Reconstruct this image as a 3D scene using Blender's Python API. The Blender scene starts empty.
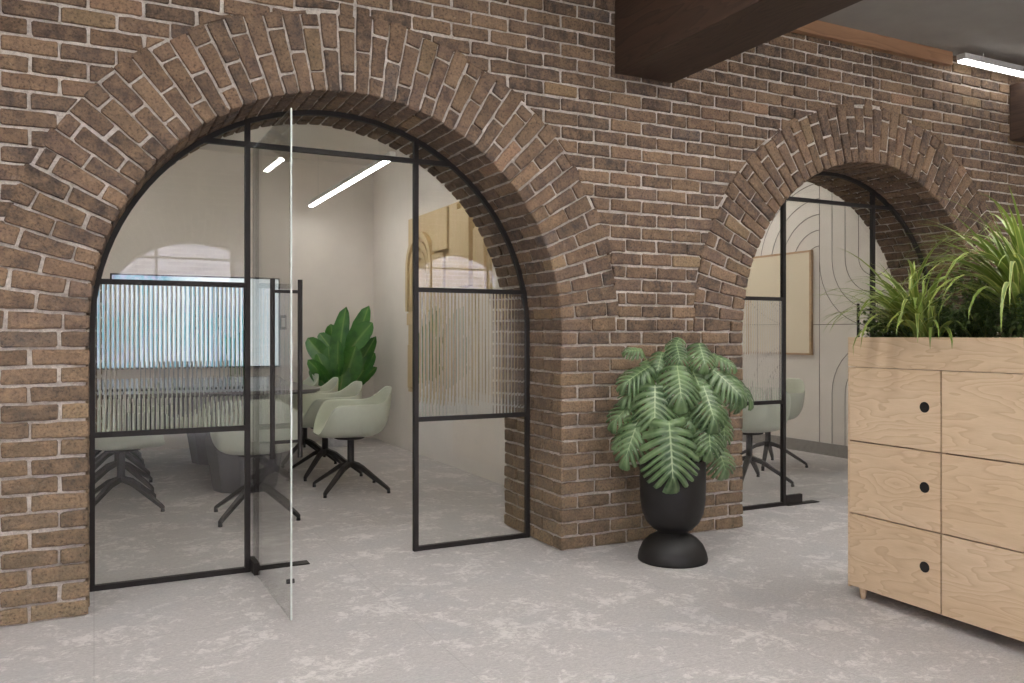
import bpy, bmesh, math, random
from mathutils import Vector, Matrix
C = bpy.context.scene.collection
PI = math.pi
R_ = random.Random(7)

# ---------------------------------------------------------------- camera
TH = math.radians(26.73); S, K = math.sin(TH), math.cos(TH)
EYE = 1.2
cam_d = bpy.data.cameras.new('camera'); cam = bpy.data.objects.new('camera', cam_d); C.objects.link(cam)
cam.location = (0, 0, EYE); cam.rotation_euler = (PI/2, 0, -TH)
cam_d.sensor_width = 36; cam_d.lens = 830/1024*36; cam_d.shift_y = -6.5/1024
cam_d.clip_start = 0.02
bpy.context.scene.camera = cam

def at(px, py, d):
    """a measured image point at forward distance d -> world"""
    l = (px-512)/830*d
    return Vector((d*S+l*K, d*K-l*S, EYE+(335-py)/830*d))

# ---------------------------------------------------------------- materials
def lin(c):
    return tuple(((v/255)/12.92 if v/255 <= .04045 else ((v/255+.055)/1.055)**2.4) for v in c)+(1,)
class M_:
    def __init__(s, name):
        s.m = bpy.data.materials.new(name); s.m.use_nodes = True
        s.nt = s.m.node_tree; s.n = s.nt.nodes; s.l = s.nt.links
        s.b = s.n['Principled BSDF']; s.out = s.n['Material Output']
    def add(s, t, **kw):
        n = s.n.new(t)
        for k, v in kw.items(): setattr(n, k, v)
        return n
    def link(s, a, b): s.l.new(a, b)
    def coord(s, scale=(1,1,1)):
        t = s.add('ShaderNodeTexCoord'); mp = s.add('ShaderNodeMapping'); mp.inputs['Scale'].default_value = scale
        s.link(t.outputs['Object'], mp.inputs['Vector']); return mp.outputs['Vector']
    def noise(s, vec, scale, detail=4, rough=.55, dist=0):
        n = s.add('ShaderNodeTexNoise'); n.inputs['Scale'].default_value = scale; n.inputs['Detail'].default_value = detail
        n.inputs['Roughness'].default_value = rough; n.inputs['Distortion'].default_value = dist
        s.link(vec, n.inputs['Vector']); return n.outputs['Fac']
    def ramp(s, fac, stops):
        r = s.add('ShaderNodeValToRGB'); e = r.color_ramp.elements
        while len(e) < len(stops): e.new(.5)
        for i, (p, c) in enumerate(stops): e[i].position = p; e[i].color = c
        s.link(fac, r.inputs['Fac']); return r.outputs['Color']
    def mix(s, fac, a, b, mode='MIX'):
        m = s.add('ShaderNodeMix', data_type='RGBA', blend_type=mode)
        if isinstance(fac, (int, float)): m.inputs[0].default_value = fac
        else: s.link(fac, m.inputs[0])
        for i, v in ((6, a), (7, b)):
            if isinstance(v, tuple): m.inputs[i].default_value = v
            else: s.link(v, m.inputs[i])
        return m.outputs[2]
    def bump(s, h, strength=.3, dist=.01):
        b = s.add('ShaderNodeBump'); b.inputs['Strength'].default_value = strength; b.inputs['Distance'].default_value = dist
        s.link(h, b.inputs['Height']); s.link(b.outputs['Normal'], s.b.inputs['Normal'])
    def base(s, c):
        if isinstance(c, tuple): s.b.inputs['Base Color'].default_value = c
        else: s.link(c, s.b.inputs['Base Color'])
    def set(s, **kw):
        for k, v in kw.items(): s.b.inputs[k.replace('_', ' ')].default_value = v
        return s
def plain(name, c, rough=.6, metal=0, var=.06, nscale=30, bump=.0, **kw):
    m = M_(name); v = m.coord(); f = m.noise(v, nscale)
    lc = lin(c); d = tuple(x*(1-var*2) for x in lc[:3])+(1,); h = tuple(min(1, x*(1+var*2)) for x in lc[:3])+(1,)
    m.base(m.ramp(f, [(.3, d), (.7, h)])); m.set(Roughness=rough, Metallic=metal)
    if bump: m.bump(f, bump, .002)
    for k, x in kw.items(): m.b.inputs[k.replace('_', ' ')].default_value = x
    return m.m

def mat_brick():
    m = M_('brick'); v = m.coord()
    a = m.add('ShaderNodeAttribute'); a.attribute_name = 'brick_colour'
    n1 = m.noise(v, 22, 5, .6); n2 = m.noise(v, 90, 4, .65); n3 = m.noise(v, 9, 3)
    c = m.mix(m.ramp(n1, [(.35, (0,0,0,1)), (.72, (1,1,1,1))]), a.outputs['Color'], lin((146,120,94)), 'MIX')
    c0 = m.mix(.7, a.outputs['Color'], c)
    dark = m.ramp(n2, [(.32, (.30,.28,.28,1)), (.47, (.9,.9,.9,1)), (.7, (1.25,1.2,1.15,1))])
    c1 = m.mix(1.0, c0, dark, 'MULTIPLY')
    grey = m.ramp(m.noise(v, 45, 6, .7, .6), [(.60, (0,0,0,1)), (.74, (1,1,1,1))])
    c2 = m.mix(grey, c1, lin((150,138,126)))
    c2 = m.mix(.6, c1, c2)
    m.base(c2); m.set(Roughness=.9)
    h = m.mix(.5, n1, n2); m.bump(h, .75, .010)
    return m.m
def mat_mortar():
    m = M_('mortar'); v = m.coord(); n = m.noise(v, 60, 5, .7); n2 = m.noise(v, 5, 3)
    c = m.ramp(n, [(.3, lin((156,146,136))), (.6, lin((210,201,192)))])
    c = m.mix(m.ramp(n2, [(.4, (0,0,0,1)), (.7, (.5,.5,.5,1))]), c, lin((120,108,98)))
    m.base(c); m.set(Roughness=.95); m.bump(n, .8, .008); return m.m
def mat_floor():
    m = M_('mottled_carpet'); v = m.coord()
    big = m.noise(v, 1.1, 3, .5); vs = m.coord((1, 2.2, 1))
    f1 = m.noise(v, 19, 8, .8, 1.2); f2 = m.noise(vs, 55, 6, .75, 1.0); f3 = m.noise(v, 4.2, 5, .7, .8)
    base = m.ramp(f2, [(.35, lin((164,160,159))), (.65, lin((190,186,184)))])
    th = m.add('ShaderNodeMath', operation='MULTIPLY'); m.link(f1, th.inputs[0]); m.link(f3, th.inputs[1])
    patch = m.ramp(th.outputs[0], [(.265, (0,0,0,1)), (.33, (1,1,1,1))])
    c = m.mix(patch, base, m.ramp(f2, [(.3, lin((194,189,187))), (.7, lin((214,210,207)))]))
    blue = m.ramp(m.noise(v, 2.0, 4, .6), [(.5, (0,0,0,1)), (.75, (.35,.35,.35,1))])
    c = m.mix(blue, c, lin((160,162,168)))
    br = m.add('ShaderNodeTexBrick'); br.inputs['Scale'].default_value = 1; br.offset = 0
    for k, x in (('Mortar Size', .003), ('Brick Width', 1.2), ('Row Height', 1.2), ('Bias', 0)): br.inputs[k].default_value = x
    m.link(v, br.inputs['Vector'])
    c = m.mix(m.ramp(br.outputs['Fac'], [(0, (0,0,0,1)), (1, (.15,.15,.15,1))]), c, lin((110,104,100)))
    m.base(c); m.set(Roughness=.93); m.bump(f2, .35, .004); return m.m
def mat_oak(name, c1, c2, c3, scale, rough=.5, ring=5.5, amt=.5):
    """flat-sawn grain: contour lines of a stretched noise field, long axis where scale is small"""
    m = M_(name); v = m.coord(scale)
    oi = m.add('ShaderNodeObjectInfo'); ad = m.add('ShaderNodeVectorMath', operation='ADD')
    sc = m.add('ShaderNodeVectorMath', operation='SCALE'); sc.inputs['Scale'].default_value = 7.3
    cmb = m.add('ShaderNodeCombineXYZ')
    for q in range(3): m.link(oi.outputs['Random'], cmb.inputs[q])
    m.link(cmb.outputs[0], sc.inputs[0]); m.link(v, ad.inputs[0]); m.link(sc.outputs[0], ad.inputs[1])
    field = m.noise(ad.outputs[0], 1.6, 3.5, .42, .25)
    mu = m.add('ShaderNodeMath', operation='MULTIPLY'); mu.inputs[1].default_value = ring; m.link(field, mu.inputs[0])
    fr = m.add('ShaderNodeMath', operation='FRACT'); m.link(mu.outputs[0], fr.inputs[0])
    line = m.ramp(fr.outputs[0], [(0, (1,1,1,1)), (.22, (.45,.45,.45,1)), (.7, (.12,.12,.12,1)), (.93, (0,0,0,1)), (1, (1,1,1,1))])
    fine = m.noise(m.coord((scale[0]*6, scale[1]*6, scale[2]*26)), 3.0, 6, .7)
    tone = m.noise(ad.outputs[0], .7, 2)
    c = m.mix(m.ramp(tone, [(.35, (0,0,0,1)), (.65, (1,1,1,1))]), lin(c1), lin(c3))
    k = m.add('ShaderNodeMath', operation='MULTIPLY'); k.inputs[1].default_value = amt; m.link(line, k.inputs[0])
    c = m.mix(k.outputs[0], c, lin(c2))
    c = m.mix(m.ramp(fine, [(.4, (0,0,0,1)), (.7, (.3,.3,.3,1))]), c, lin(c2))
    m.base(c); m.set(Roughness=rough); m.bump(fine, .08, .002); return m.m
def mat_glass(name, tint=(.985,.99,.985), ior=1.5):
    m = M_(name); m.n.remove(m.b)
    t = m.add('ShaderNodeBsdfTransparent'); t.inputs['Color'].default_value = tint+(1,)
    g = m.add('ShaderNodeBsdfGlossy'); g.inputs['Roughness'].default_value = 0.0
    f = m.add('ShaderNodeFresnel'); ge = m.add('ShaderNodeNewGeometry'); q = m.add('ShaderNodeMix', data_type='FLOAT')
    q.inputs[2].default_value = ior; q.inputs[3].default_value = 1/ior      # same reflectance on both faces of the thin slab
    m.link(ge.outputs['Backfacing'], q.inputs[0]); m.link(q.outputs[0], f.inputs['IOR'])
    x = m.add('ShaderNodeMixShader'); m.link(f.outputs[0], x.inputs[0]); m.link(t.outputs[0], x.inputs[1]); m.link(g.outputs[0], x.inputs[2])
    m.link(x.outputs[0], m.out.inputs['Surface']); return m.m
def mat_flute():
    m = M_('fluted_glass'); m.base((.96,.98,.97,1)); m.set(Roughness=.03, IOR=1.35, Transmission_Weight=1.0); return m.m
def mat_emit(name, c, s):
    m = M_(name); m.base((.9,.9,.9,1)); m.b.inputs['Emission Color'].default_value = c+(1,); m.b.inputs['Emission Strength'].default_value = s; return m.m
def mat_leaf(name, lo, hi, vein, rough=.4, sss=0):
    m = M_(name); v = m.coord(); n = m.noise(v, 9, 3)
    a = m.add('ShaderNodeAttribute'); a.attribute_name = 'vein'
    c = m.ramp(n, [(.35, lin(lo)), (.65, lin(hi))])
    c = m.mix(a.outputs['Fac'], c, lin(vein)); m.base(c); m.set(Roughness=rough)
    m.b.inputs['Specular IOR Level'].default_value = .5
    m.bump(m.noise(v, 60, 2), .15, .003)
    tr = m.add('ShaderNodeBsdfTranslucent'); m.link(c, tr.inputs['Color'])
    x = m.add('ShaderNodeMixShader'); x.inputs[0].default_value = .18
    m.link(m.b.outputs[0], x.inputs[1]); m.link(tr.outputs[0], x.inputs[2]); m.link(x.outputs[0], m.out.inputs['Surface'])
    return m.m
def mat_screen():
    m = M_('screen_picture'); t = m.add('ShaderNodeTexCoord'); v = t.outputs['Generated']
    sp = m.add('ShaderNodeSeparateXYZ'); m.link(v, sp.inputs[0])
    mp = m.add('ShaderNodeMapping'); mp.inputs['Scale'].default_value = (2.2, 1, 1.6); m.link(v, mp.inputs[0])
    n = m.noise(mp.outputs[0], 2.2, 8, .68, .5); n2 = m.noise(mp.outputs[0], 7, 6, .7)
    water = m.ramp(n, [(.34, lin((60,122,136))), (.46, lin((104,170,186))), (.56, lin((160,166,196))), (.7, lin((225,238,240)))])
    sky = m.ramp(n2, [(.3, lin((222,238,242))), (.7, lin((242,247,247)))])
    # diagonal split: sky upper right, water lower left
    ax = m.add('ShaderNodeMath', operation='MULTIPLY_ADD'); ax.inputs[1].default_value = 1.0; m.link(sp.outputs['X'], ax.inputs[0])
    az = m.add('ShaderNodeMath', operation='MULTIPLY'); az.inputs[1].default_value = .22; m.link(sp.outputs['Z'], az.inputs[0]); m.link(az.outputs[0], ax.inputs[2])
    nn = m.add('ShaderNodeMath', operation='MULTIPLY_ADD'); nn.inputs[1].default_value = .25; m.link(n2, nn.inputs[0]); m.link(ax.outputs[0], nn.inputs[2])
    k = m.ramp(nn.outputs[0], [(.62, (0,0,0,1)), (.86, (1,1,1,1))])
    c = m.mix(k, water, sky)
    m.base((.02,.02,.02,1)); m.set(Roughness=.25)
    m.link(c, m.b.inputs['Emission Color']); m.b.inputs['Emission Strength'].default_value = 1.0
    return m.m
def mat_extbrick():
    m = M_('pale_outdoor_brick'); v = m.coord()
    sw = m.add('ShaderNodeSeparateXYZ'); cw = m.add('ShaderNodeCombineXYZ'); m.link(v, sw.inputs[0])
    m.link(sw.outputs['X'], cw.inputs['X']); m.link(sw.outputs['Z'], cw.inputs['Y'])
    br = m.add('ShaderNodeTexBrick'); br.inputs['Scale'].default_value = 1
    for k, x in (('Mortar Size', .012), ('Brick Width', .23), ('Row Height', .078)): br.inputs[k].default_value = x
    br.inputs['Color1'].default_value = lin((190,180,196)); br.inputs['Color2'].default_value = lin((112,100,120)); br.inputs['Mortar'].default_value = lin((236,232,232))
    m.link(cw.outputs[0], br.inputs['Vector']); m.base(br.outputs['Color']); m.set(Roughness=.9); return m.m

MT = dict(
    brick=mat_brick(), mortar=mat_mortar(), floor=mat_floor(),
    plaster=plain('warm_white_plaster', (224,218,210), .85, var=.015, nscale=3),
    ceil=plain('grey_ceiling_plaster', (150,146,140), .9, var=.03, nscale=4),
    frame=plain('black_metal', (33,29,27), .6, .0, var=.05, Specular_IOR_Level=.3),
    oak=mat_oak('light_oak', (210,185,154), (178,149,116), (217,194,165), (1.2, .9, 4.2), .5, 17, .55),
    darkwood=mat_oak('dark_stained_wood', (64,47,37), (40,28,22), (78,58,46), (5.0, .5, 5.0), .6, 12, .7),
    midwood=mat_oak('mid_brown_wood', (150,112,82), (120,86,62), (164,126,96), (.5, 3, 4.0), .55, 9),
    reliefwood=mat_oak('pale_relief_wood', (196,174,134), (180,156,116), (204,183,145), (2, 4.0, .6), .6, 6, .3),
    sage=plain('sage_green_plastic', (188,193,176), .38, var=.01),
    base=plain('charcoal_metal', (40,37,36), .5, .0, var=.03),
    table=plain('dark_grey_tabletop', (92,88,86), .32, var=.04, nscale=12),
    pedestal=plain('grey_pedestal_paint', (96,94,97), .55, var=.03),
    pot=plain('matt_black_ceramic', (19,17,16), .55, var=.12, nscale=20, bump=.15),
    whitepot=plain('pale_ceramic', (205,205,205), .4),
    soil=plain('dark_soil', (46,36,28), .95, var=.3, nscale=120, bump=.8),
    canvas=plain('cream_canvas', (216,204,180), .85, var=.01, nscale=200, bump=.1),
    canvasframe=plain('oak_frame_wood', (172,140,104), .55, var=.1),
    panel=plain('pale_wall_panel', (214,208,200), .6, var=.012, nscale=5),
    groove=plain('routed_groove', (96,90,84), .8),
    greybase=plain('grey_skirting', (128,124,120), .6),
    glass=mat_glass('clear_glass'), flute=mat_flute(),
    edge=plain('polished_glass_edge', (196,204,198), .2),
    lamp_low=mat_emit('side_lamp_diffuser', (1.0,.97,.93), 11.0),
    lamp_hi=mat_emit('corridor_lamp_diffuser', (1.0,.97,.93), 60.0),  # strong emitter, only for the added out-of-view corridor lamps
    lamp=mat_emit('lamp_diffuser', (1.0,.965,.92), 31.0),
    lamphouse=plain('lamp_housing', (200,198,194), .5),
    monstera=mat_leaf('monstera_leaf', (60,86,52), (112,138,94), (160,180,136), .28),
    banana=mat_leaf('broad_leaf', (38,92,30), (66,120,44), (120,160,84), .35),
    blade=mat_leaf('variegated_blade', (92,118,48), (126,146,62), (198,198,120), .45),
    blade2=mat_leaf('dark_green_blade', (66,94,48), (100,124,62), (176,184,108), .45),
    ground=mat_leaf('dark_groundcover_leaf', (50,72,36), (78,100,50), (96,116,64), .5),
    stem=plain('plant_stem', (104,128,72), .5),
    mug=plain('grey_mug_glaze', (150,146,138), .3),
    silver=plain('silver_laptop_shell', (176,180,184), .35, .4),
    black=plain('black_plastic', (16,16,17), .4),
    screen=mat_screen(), ext=mat_extbrick(),
    pave=plain('outdoor_paving', (150,148,144), .9),
    switch=plain('white_switch_plastic', (112,108,104), .4),
    paper=plain('white_paper', (214,216,216), .7),
)

# ---------------------------------------------------------------- mesh builder
class MB:
    def __init__(s): s.v = []; s.f = []; s.mi = []; s.col = {}
    def add(s, vs, fs, mi=0):
        o = len(s.v); s.v += [tuple(p) for p in vs]; s.f += [tuple(i+o for i in f) for f in fs]; s.mi += [mi]*len(fs)
    def box(s, lo, hi, mi=0, rot=None, loc=(0,0,0)):
        x0,y0,z0 = lo; x1,y1,z1 = hi
        vs = [Vector(p) for p in ((x0,y0,z0),(x1,y0,z0),(x1,y1,z0),(x0,y1,z0),(x0,y0,z1),(x1,y0,z1),(x1,y1,z1),(x0,y1,z1))]
        if rot is not None: vs = [rot @ p for p in vs]
        vs = [p+Vector(loc) for p in vs]
        s.add(vs, [(3,2,1,0),(4,5,6,7),(0,1,5,4),(1,2,6,5),(2,3,7,6),(3,0,4,7)], mi)
    def tube(s, pts, rad, n=8, mi=0, cap=True):
        pts = [Vector(p) for p in pts]; m = len(pts); rs = rad if isinstance(rad, (list, tuple)) else [rad]*m
        vs = []; up = Vector((0,0,1)); prev = None
        for i, p in enumerate(pts):
            t = (pts[min(i+1, m-1)]-pts[max(i-1, 0)]).normalized()
            a = (prev - t*prev.dot(t)) if prev is not None else t.cross(up if abs(t.z) < .95 else Vector((1,0,0)))
            a.normalize(); prev = a; b = t.cross(a)
            for k in range(n):
                w = 2*PI*k/n; vs.append(p+(a*math.cos(w)+b*math.sin(w))*rs[i])
        fs = [(i*n+k, i*n+(k+1)%n, (i+1)*n+(k+1)%n, (i+1)*n+k) for i in range(m-1) for k in range(n)]
        if cap: fs += [tuple(range(n))[::-1], tuple(range((m-1)*n, m*n))]
        s.add(vs, fs, mi)
    def lathe(s, prof, n=32, mi=0, c=(0,0,0)):
        vs = []; cx, cy, cz = c
        for r, z in prof:
            for k in range(n): w = 2*PI*k/n; vs.append((cx+r*math.cos(w), cy+r*math.sin(w), cz+z))
        m = len(prof)
        fs = [(i*n+k, i*n+(k+1)%n, (i+1)*n+(k+1)%n, (i+1)*n+k) for i in range(m-1) for k in range(n)]
        fs += [tuple(range(n))[::-1], tuple(range((m-1)*n, m*n))]
        s.add(vs, fs, mi)
    def build(s, name, mats, parent=None, smooth=False, bevel=0, loc=None, fix=False, **props):
        me = bpy.data.meshes.new(name); me.from_pydata(s.v, [], s.f)
        if not isinstance(mats, (list, tuple)): mats = [mats]
        for m in mats: me.materials.append(m)
        me.polygons.foreach_set('material_index', s.mi)
        if smooth: me.polygons.foreach_set('use_smooth', [True]*len(me.polygons))
        if fix:
            bm = bmesh.new(); bm.from_mesh(me); bmesh.ops.recalc_face_normals(bm, faces=bm.faces); bm.to_mesh(me); bm.free()
        me.update()
        o = bpy.data.objects.new(name, me); C.objects.link(o)
        if parent: o.parent = parent
        if loc: o.location = loc
        if bevel:
            b = o.modifiers.new('bevel', 'BEVEL'); b.width = bevel; b.segments = 2; b.limit_method = 'ANGLE'
        for k, x in props.items(): o[k] = x
        return o
def thing(name, label, cat, loc=(0,0,0), rz=0, group=None, kind=None):
    o = bpy.data.objects.new(name, None); C.objects.link(o); o.location = loc; o.rotation_euler = (0, 0, rz)
    o.empty_display_size = .1
    if label: o['label'] = label
    if cat: o['category'] = cat
    if group: o['group'] = group
    if kind: o['kind'] = kind
    return o
def boxobj(name, lo, hi, m, parent=None, bevel=0, **props):
    b = MB(); b.box(lo, hi); return b.build(name, m, parent, bevel=bevel, **props)
def dup(root, loc, rz, label=None, group=None):
    r = root.copy(); C.objects.link(r); r.location = loc; r.rotation_euler = (0, 0, rz)
    if label: r['label'] = label
    if group: r['group'] = group
    for ch in list(root.children):
        c = ch.copy(); C.objects.link(c); c.parent = r
        for g in ch.children:
            d = g.copy(); C.objects.link(d); d.parent = c
    return r

# ---------------------------------------------------------------- brick arcade
PITCH = 3.639; ARCH_R = 1.166; ZS = 1.22; CH = ZS/16; RO = 1.55; JT = .0125; ZTOP = 3.25; THICK = .715
PAL = [(96,77,64),(104,83,68),(88,70,61),(112,88,70),(82,67,59),(100,81,69),(116,94,74),(92,75,66),(76,63,57),(122,98,76)]
ODD = [(132,110,82),(128,104,74),(80,72,70),(134,104,82)]
def brick_col(rnd, z):
    c = list(rnd.choice(PAL)) if rnd.random() > .05 else list(rnd.choice(ODD))
    t = max(0, min(1, 1-z/1.5))           # brick colour blends to olive tan towards the floor
    tan = (124,109,83)
    k = .85*t
    c = [a*(1-k)+b*k for a, b in zip(c, tan)]
    g = rnd.uniform(.83, 1.15)
    mean = sum(c)/3; c = [a*.90+mean*.10 for a in c]
    return lin(tuple(min(255, x*g*.94) for x in c))
class BrickWall:
    def __init__(s, yf, out, mb, seed, fine=True):
        s.yf, s.out, s.mb, s.rnd, s.fine, s.cols = yf, out, mb, random.Random(seed), fine, []
    def front(s, x, z, h): return (x, s.yf+s.out*h, z)
    def brick(s, poly, fmap, col, jit=.0026):
        """poly: convex, counter-clockwise in (u,v); fmap(u,v,h) with h the height of the face out of the wall"""
        rnd = s.rnd
        if len(poly) < 3: return
        A = 0.5*sum(poly[i][0]*poly[(i+1)%len(poly)][1]-poly[(i+1)%len(poly)][0]*poly[i][1] for i in range(len(poly)))
        if abs(A) < .0004: return
        if A < 0: poly = poly[::-1]
        pts = []
        n = len(poly)
        for i in range(n):
            a, b = Vector(poly[i]), Vector(poly[(i+1)%n]); L = (b-a).length
            if L < .012: continue
            e = (b-a)/L; cc = min(.006, L*.25); pts.append(a+e*cc*rnd.uniform(.4,1.3))
            if s.fine:
                q = int(L/.045)
                for k in range(1, q): pts.append(a+(b-a)*(k/q+rnd.uniform(-.1,.1)/q))
            pts.append(b-e*cc*rnd.uniform(.4,1.3))
        if len(pts) < 4: return
        nrm = Vector((rnd.uniform(-jit,jit), rnd.uniform(-jit,jit)))
        pts = [p+nrm+Vector((rnd.uniform(-jit,jit), rnd.uniform(-jit,jit))) for p in pts]
        m = len(pts)
        def inset(d):
            o = []
            for i in range(m):
                t1 = (pts[i]-pts[i-1]); t2 = (pts[(i+1)%m]-pts[i])
                t = (t1.normalized()+t2.normalized())
                t = t.normalized() if t.length > 1e-6 else t1.normalized()
                o.append(pts[i]+Vector((-t.y, t.x))*d)
            return o
        h0 = rnd.uniform(-.003, .003); c = sum(pts, Vector((0,0)))/m
        gx, gy = rnd.uniform(-.02,.02), rnd.uniform(-.03,.03)
        def H(p, h): return h+h0+(p.x-c.x)*gx+(p.y-c.y)*gy
        vs = [fmap(p.x, p.y, -.018) for p in pts]
        rings = [(0.0, -.0045, .0009), (.0035, 0, .0009)]
        if s.fine: rings.append((.013, .0015, .0016))
        for d, h, j in rings:
            for p in inset(d): vs.append(fmap(p.x, p.y, H(p, h)+rnd.uniform(-j, j)))
        vs.append(fmap(c.x, c.y, H(c, .001)))
        fs = []
        R = len(rings)+1
        for r in range(R-1):
            for i in range(m):
                j = (i+1)%m; fs.append((r*m+i, r*m+j, (r+1)*m+j, (r+1)*m+i))
        fs += [((R-1)*m+i, (R-1)*m+(i+1)%m, R*m) for i in range(m)]
        s.mb.add(vs, fs, 0); s.cols += [col]*len(fs)
def clip(poly, p, nrm):
    out = []; n = len(poly)
    for i in range(n):
        a, b = Vector(poly[i]), Vector(poly[(i+1)%n]); da, db = (a-p).dot(nrm), (b-p).dot(nrm)
        if da >= 0: out.append(tuple(a))
        if (da >= 0) != (db >= 0): q = a+(b-a)*(da/(da-db)); out.append(tuple(q))
    return out

def build_arcade(name, yf, out, centers, x0, x1, seed, fine=True):
    """out = direction of the brick face along Y (-1: faces the camera side)"""
    mb = MB(); W = BrickWall(yf, out, mb, seed, fine); rnd = W.rnd
    edges = []
    for c in centers: edges += [(c-ARCH_R, c+ARCH_R)]
    anchors = [c+ARCH_R for c in centers]+[centers[0]+ARCH_R-PITCH]
    bw = (PITCH-2*ARCH_R)/6
    ncourse = int(math.ceil(ZTOP/CH))
    def colour(seedkey, z):
        return brick_col(random.Random(seedkey), z)
    for k in range(ncourse):
        za, zb = k*CH+JT*.5, min((k+1)*CH-JT*.5, ZTOP)
        if zb-za < .02: continue
        off = 0 if k % 2 == 0 else bw/2
        rsh = .004
        # breaks
        cuts = {x0, x1}
        mids = sorted([c for c in centers])
        bounds = [x0]+mids+[x1]
        for b0, b1 in zip(bounds[:-1], bounds[1:]):
            anc = min(anchors, key=lambda a: abs(a+(PITCH-2*ARCH_R)/2-(b0+b1)/2))
            j0 = math.ceil((b0-anc-off)/bw); j1 = math.floor((b1-anc-off)/bw)
            xs = [b0]+[anc+off+j*bw for j in range(j0, j1+1)]+[b1]
            xs = [x for i, x in enumerate(xs) if i == 0 or i == len(xs)-1 or (x-b0 > .05 and b1-x > .05)]
            # force breaks at pillar corners below the springing
            if (k+1)*CH <= ZS+.01:
                for e0, e1 in edges:
                    for e in (e0, e1):
                        if b0 < e < b1 and min(abs(e-x) for x in xs) > .003: xs.append(e)
            xs = sorted(xs)
            for xa, xb in zip(xs[:-1], xs[1:]):
                if (k+1)*CH <= ZS+.01 and any(e0-.01 < (xa+xb)/2 < e1+.01 for e0, e1 in edges): continue
                la = xa+JT*.5; lb = xb-JT*.5; key = (seed*7919+k*131)*4001+round(xa*100)
                for e0, e1 in edges:      # corner bricks run to the arris
                    if (k+1)*CH <= ZS+.01:
                        if abs(xb-e0) < .004: lb = e0; key = (seed+k*17)*100+round(e0*10)
                        if abs(xa-e1) < .004: la = e1; key = (seed+k*17)*100+round(e1*10)
                poly = [(la,za),(lb,za),(lb,zb),(la,zb)]
                if (k+1)*CH > ZS+.01:
                    rsh = random.Random(key).uniform(-.022, .012)
                    for c in centers:
                        cc = Vector((c, ZS)); m = Vector(((la+lb)/2, (za+zb)/2)); d = m-cc
                        if d.length < RO+.3:
                            if d.length < .1: poly = []; break
                            n_ = d.normalized()
                            if d.length < RO-.25: poly = []; break
                            poly = clip(poly, cc+n_*(RO+rsh), n_)
                            if len(poly) < 3: break
                if len(poly) >= 3: W.brick(poly, W.front, colour(key, za))
    # voussoir rings
    N = 54; da = PI/N
    for c in centers:
        for i in range(N):
            a0, a1 = i*da, (i+1)*da; am = (a0+a1)/2
            er = Vector((math.cos(am), math.sin(am))); et = Vector((-er.y, er.x)); cc = Vector((c, ZS))
            ro = RO+rnd.choice((-.016,-.004,.006,.014))+rnd.uniform(-.006, .006)
            split = [ARCH_R, ARCH_R+.095, ARCH_R+.305, ro] if i % 2 else [ARCH_R, ARCH_R+.20+rnd.uniform(-.01,.01), ro]
            for q in range(len(split)-1):
                ra, rb = split[q]+(JT*.5 if q else 0), split[q+1]-(JT*.5 if q < len(split)-2 else 0)
                wa = ra*math.tan(da/2)-JT*.5; wb = rb*math.tan(da/2)-JT*.5
                wb = wb*.5+wa*.5+ .004                 # bricks barely taper, the joints widen outward
                tl = rnd.uniform(-.0015,.0015)
                poly = [cc+er*ra-et*(wa), cc+er*rb-et*(wb+tl), cc+er*rb+et*(wb+tl), cc+er*ra+et*wa]
                key = (seed+int(c*10))*999+i*7+q
                col = brick_col(random.Random(key), ZS+ra*er.y)
                W.brick([tuple(p) for p in poly], lambda x, z, h: W.front(x, z, h+.0025), col)
            # soffit
            dy = [0, .105, .325, .545, THICK] if i % 2 else [0, .215, .435, .655, THICK]
            dy = [0, .215, .435, .60, THICK] if not i % 2 else [0, .105, .325, .545, THICK]
            for q in range(len(dy)-1):
                ua, ub = a0*ARCH_R+JT*.45, a1*ARCH_R-JT*.45
                va, vb = dy[q]+(JT*.5 if q else 0), dy[q+1]-(JT*.5 if q < len(dy)-2 else 0)
                if vb-va < .03: continue
                def f(u, v, h, c=c):
                    a = u/ARCH_R; r = ARCH_R-h; return (c+r*math.cos(a), yf-out*v, ZS+r*math.sin(a))
                key = (seed+int(c*10))*999+i*7+(0 if q == 0 else 30+q)
                W.brick([(ua,va),(ub,va),(ub,vb),(ua,vb)], f, brick_col(random.Random(key), ZS+ARCH_R*er.y))
        # jambs
        for side in (-1, 1):
            X = c+side*ARCH_R
            for k in range(16):
                za, zb = k*CH+JT*.5, (k+1)*CH-JT*.5
                ev = (k % 2 == 0)
                dy = [0, .105, .325, .545, THICK] if ev else [0, .215, .435, .60, THICK]
                for q in range(len(dy)-1):
                    va, vb = dy[q]+(JT*.5 if q else 0), dy[q+1]-(JT*.5 if q < len(dy)-2 else 0)
                    f = lambda u, v, h, X=X, side=side: (X-side*h, yf-out*u, v)
                    key = (seed+k*17)*100+round(X*10)+(0 if q == 0 else 7000+q*13)
                    W.brick([(va,za),(vb,za),(vb,zb),(va,zb)], f, brick_col(random.Random(key), za))
    nb = len(mb.f)
    # mortar core
    e = .011; r = ARCH_R+e; y0, y1 = yf-out*e, yf-out*(THICK-e)
    yy0, yy1 = y0, y1
    def rect(xa, xb, za, zb, y):
        mb.add([(xa,y,za),(xb,y,za),(xb,y,zb),(xa,y,zb)], [(0,1,2,3)], 1 if y == yy0 else 2)
    spans = []; last = x0
    for c in centers: spans.append((last, c-r)); last = c+r
    spans.append((last, x1))
    for xa, xb in spans:
        for y in (yy0, yy1): rect(xa, xb, 0, ZTOP, y)
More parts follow.
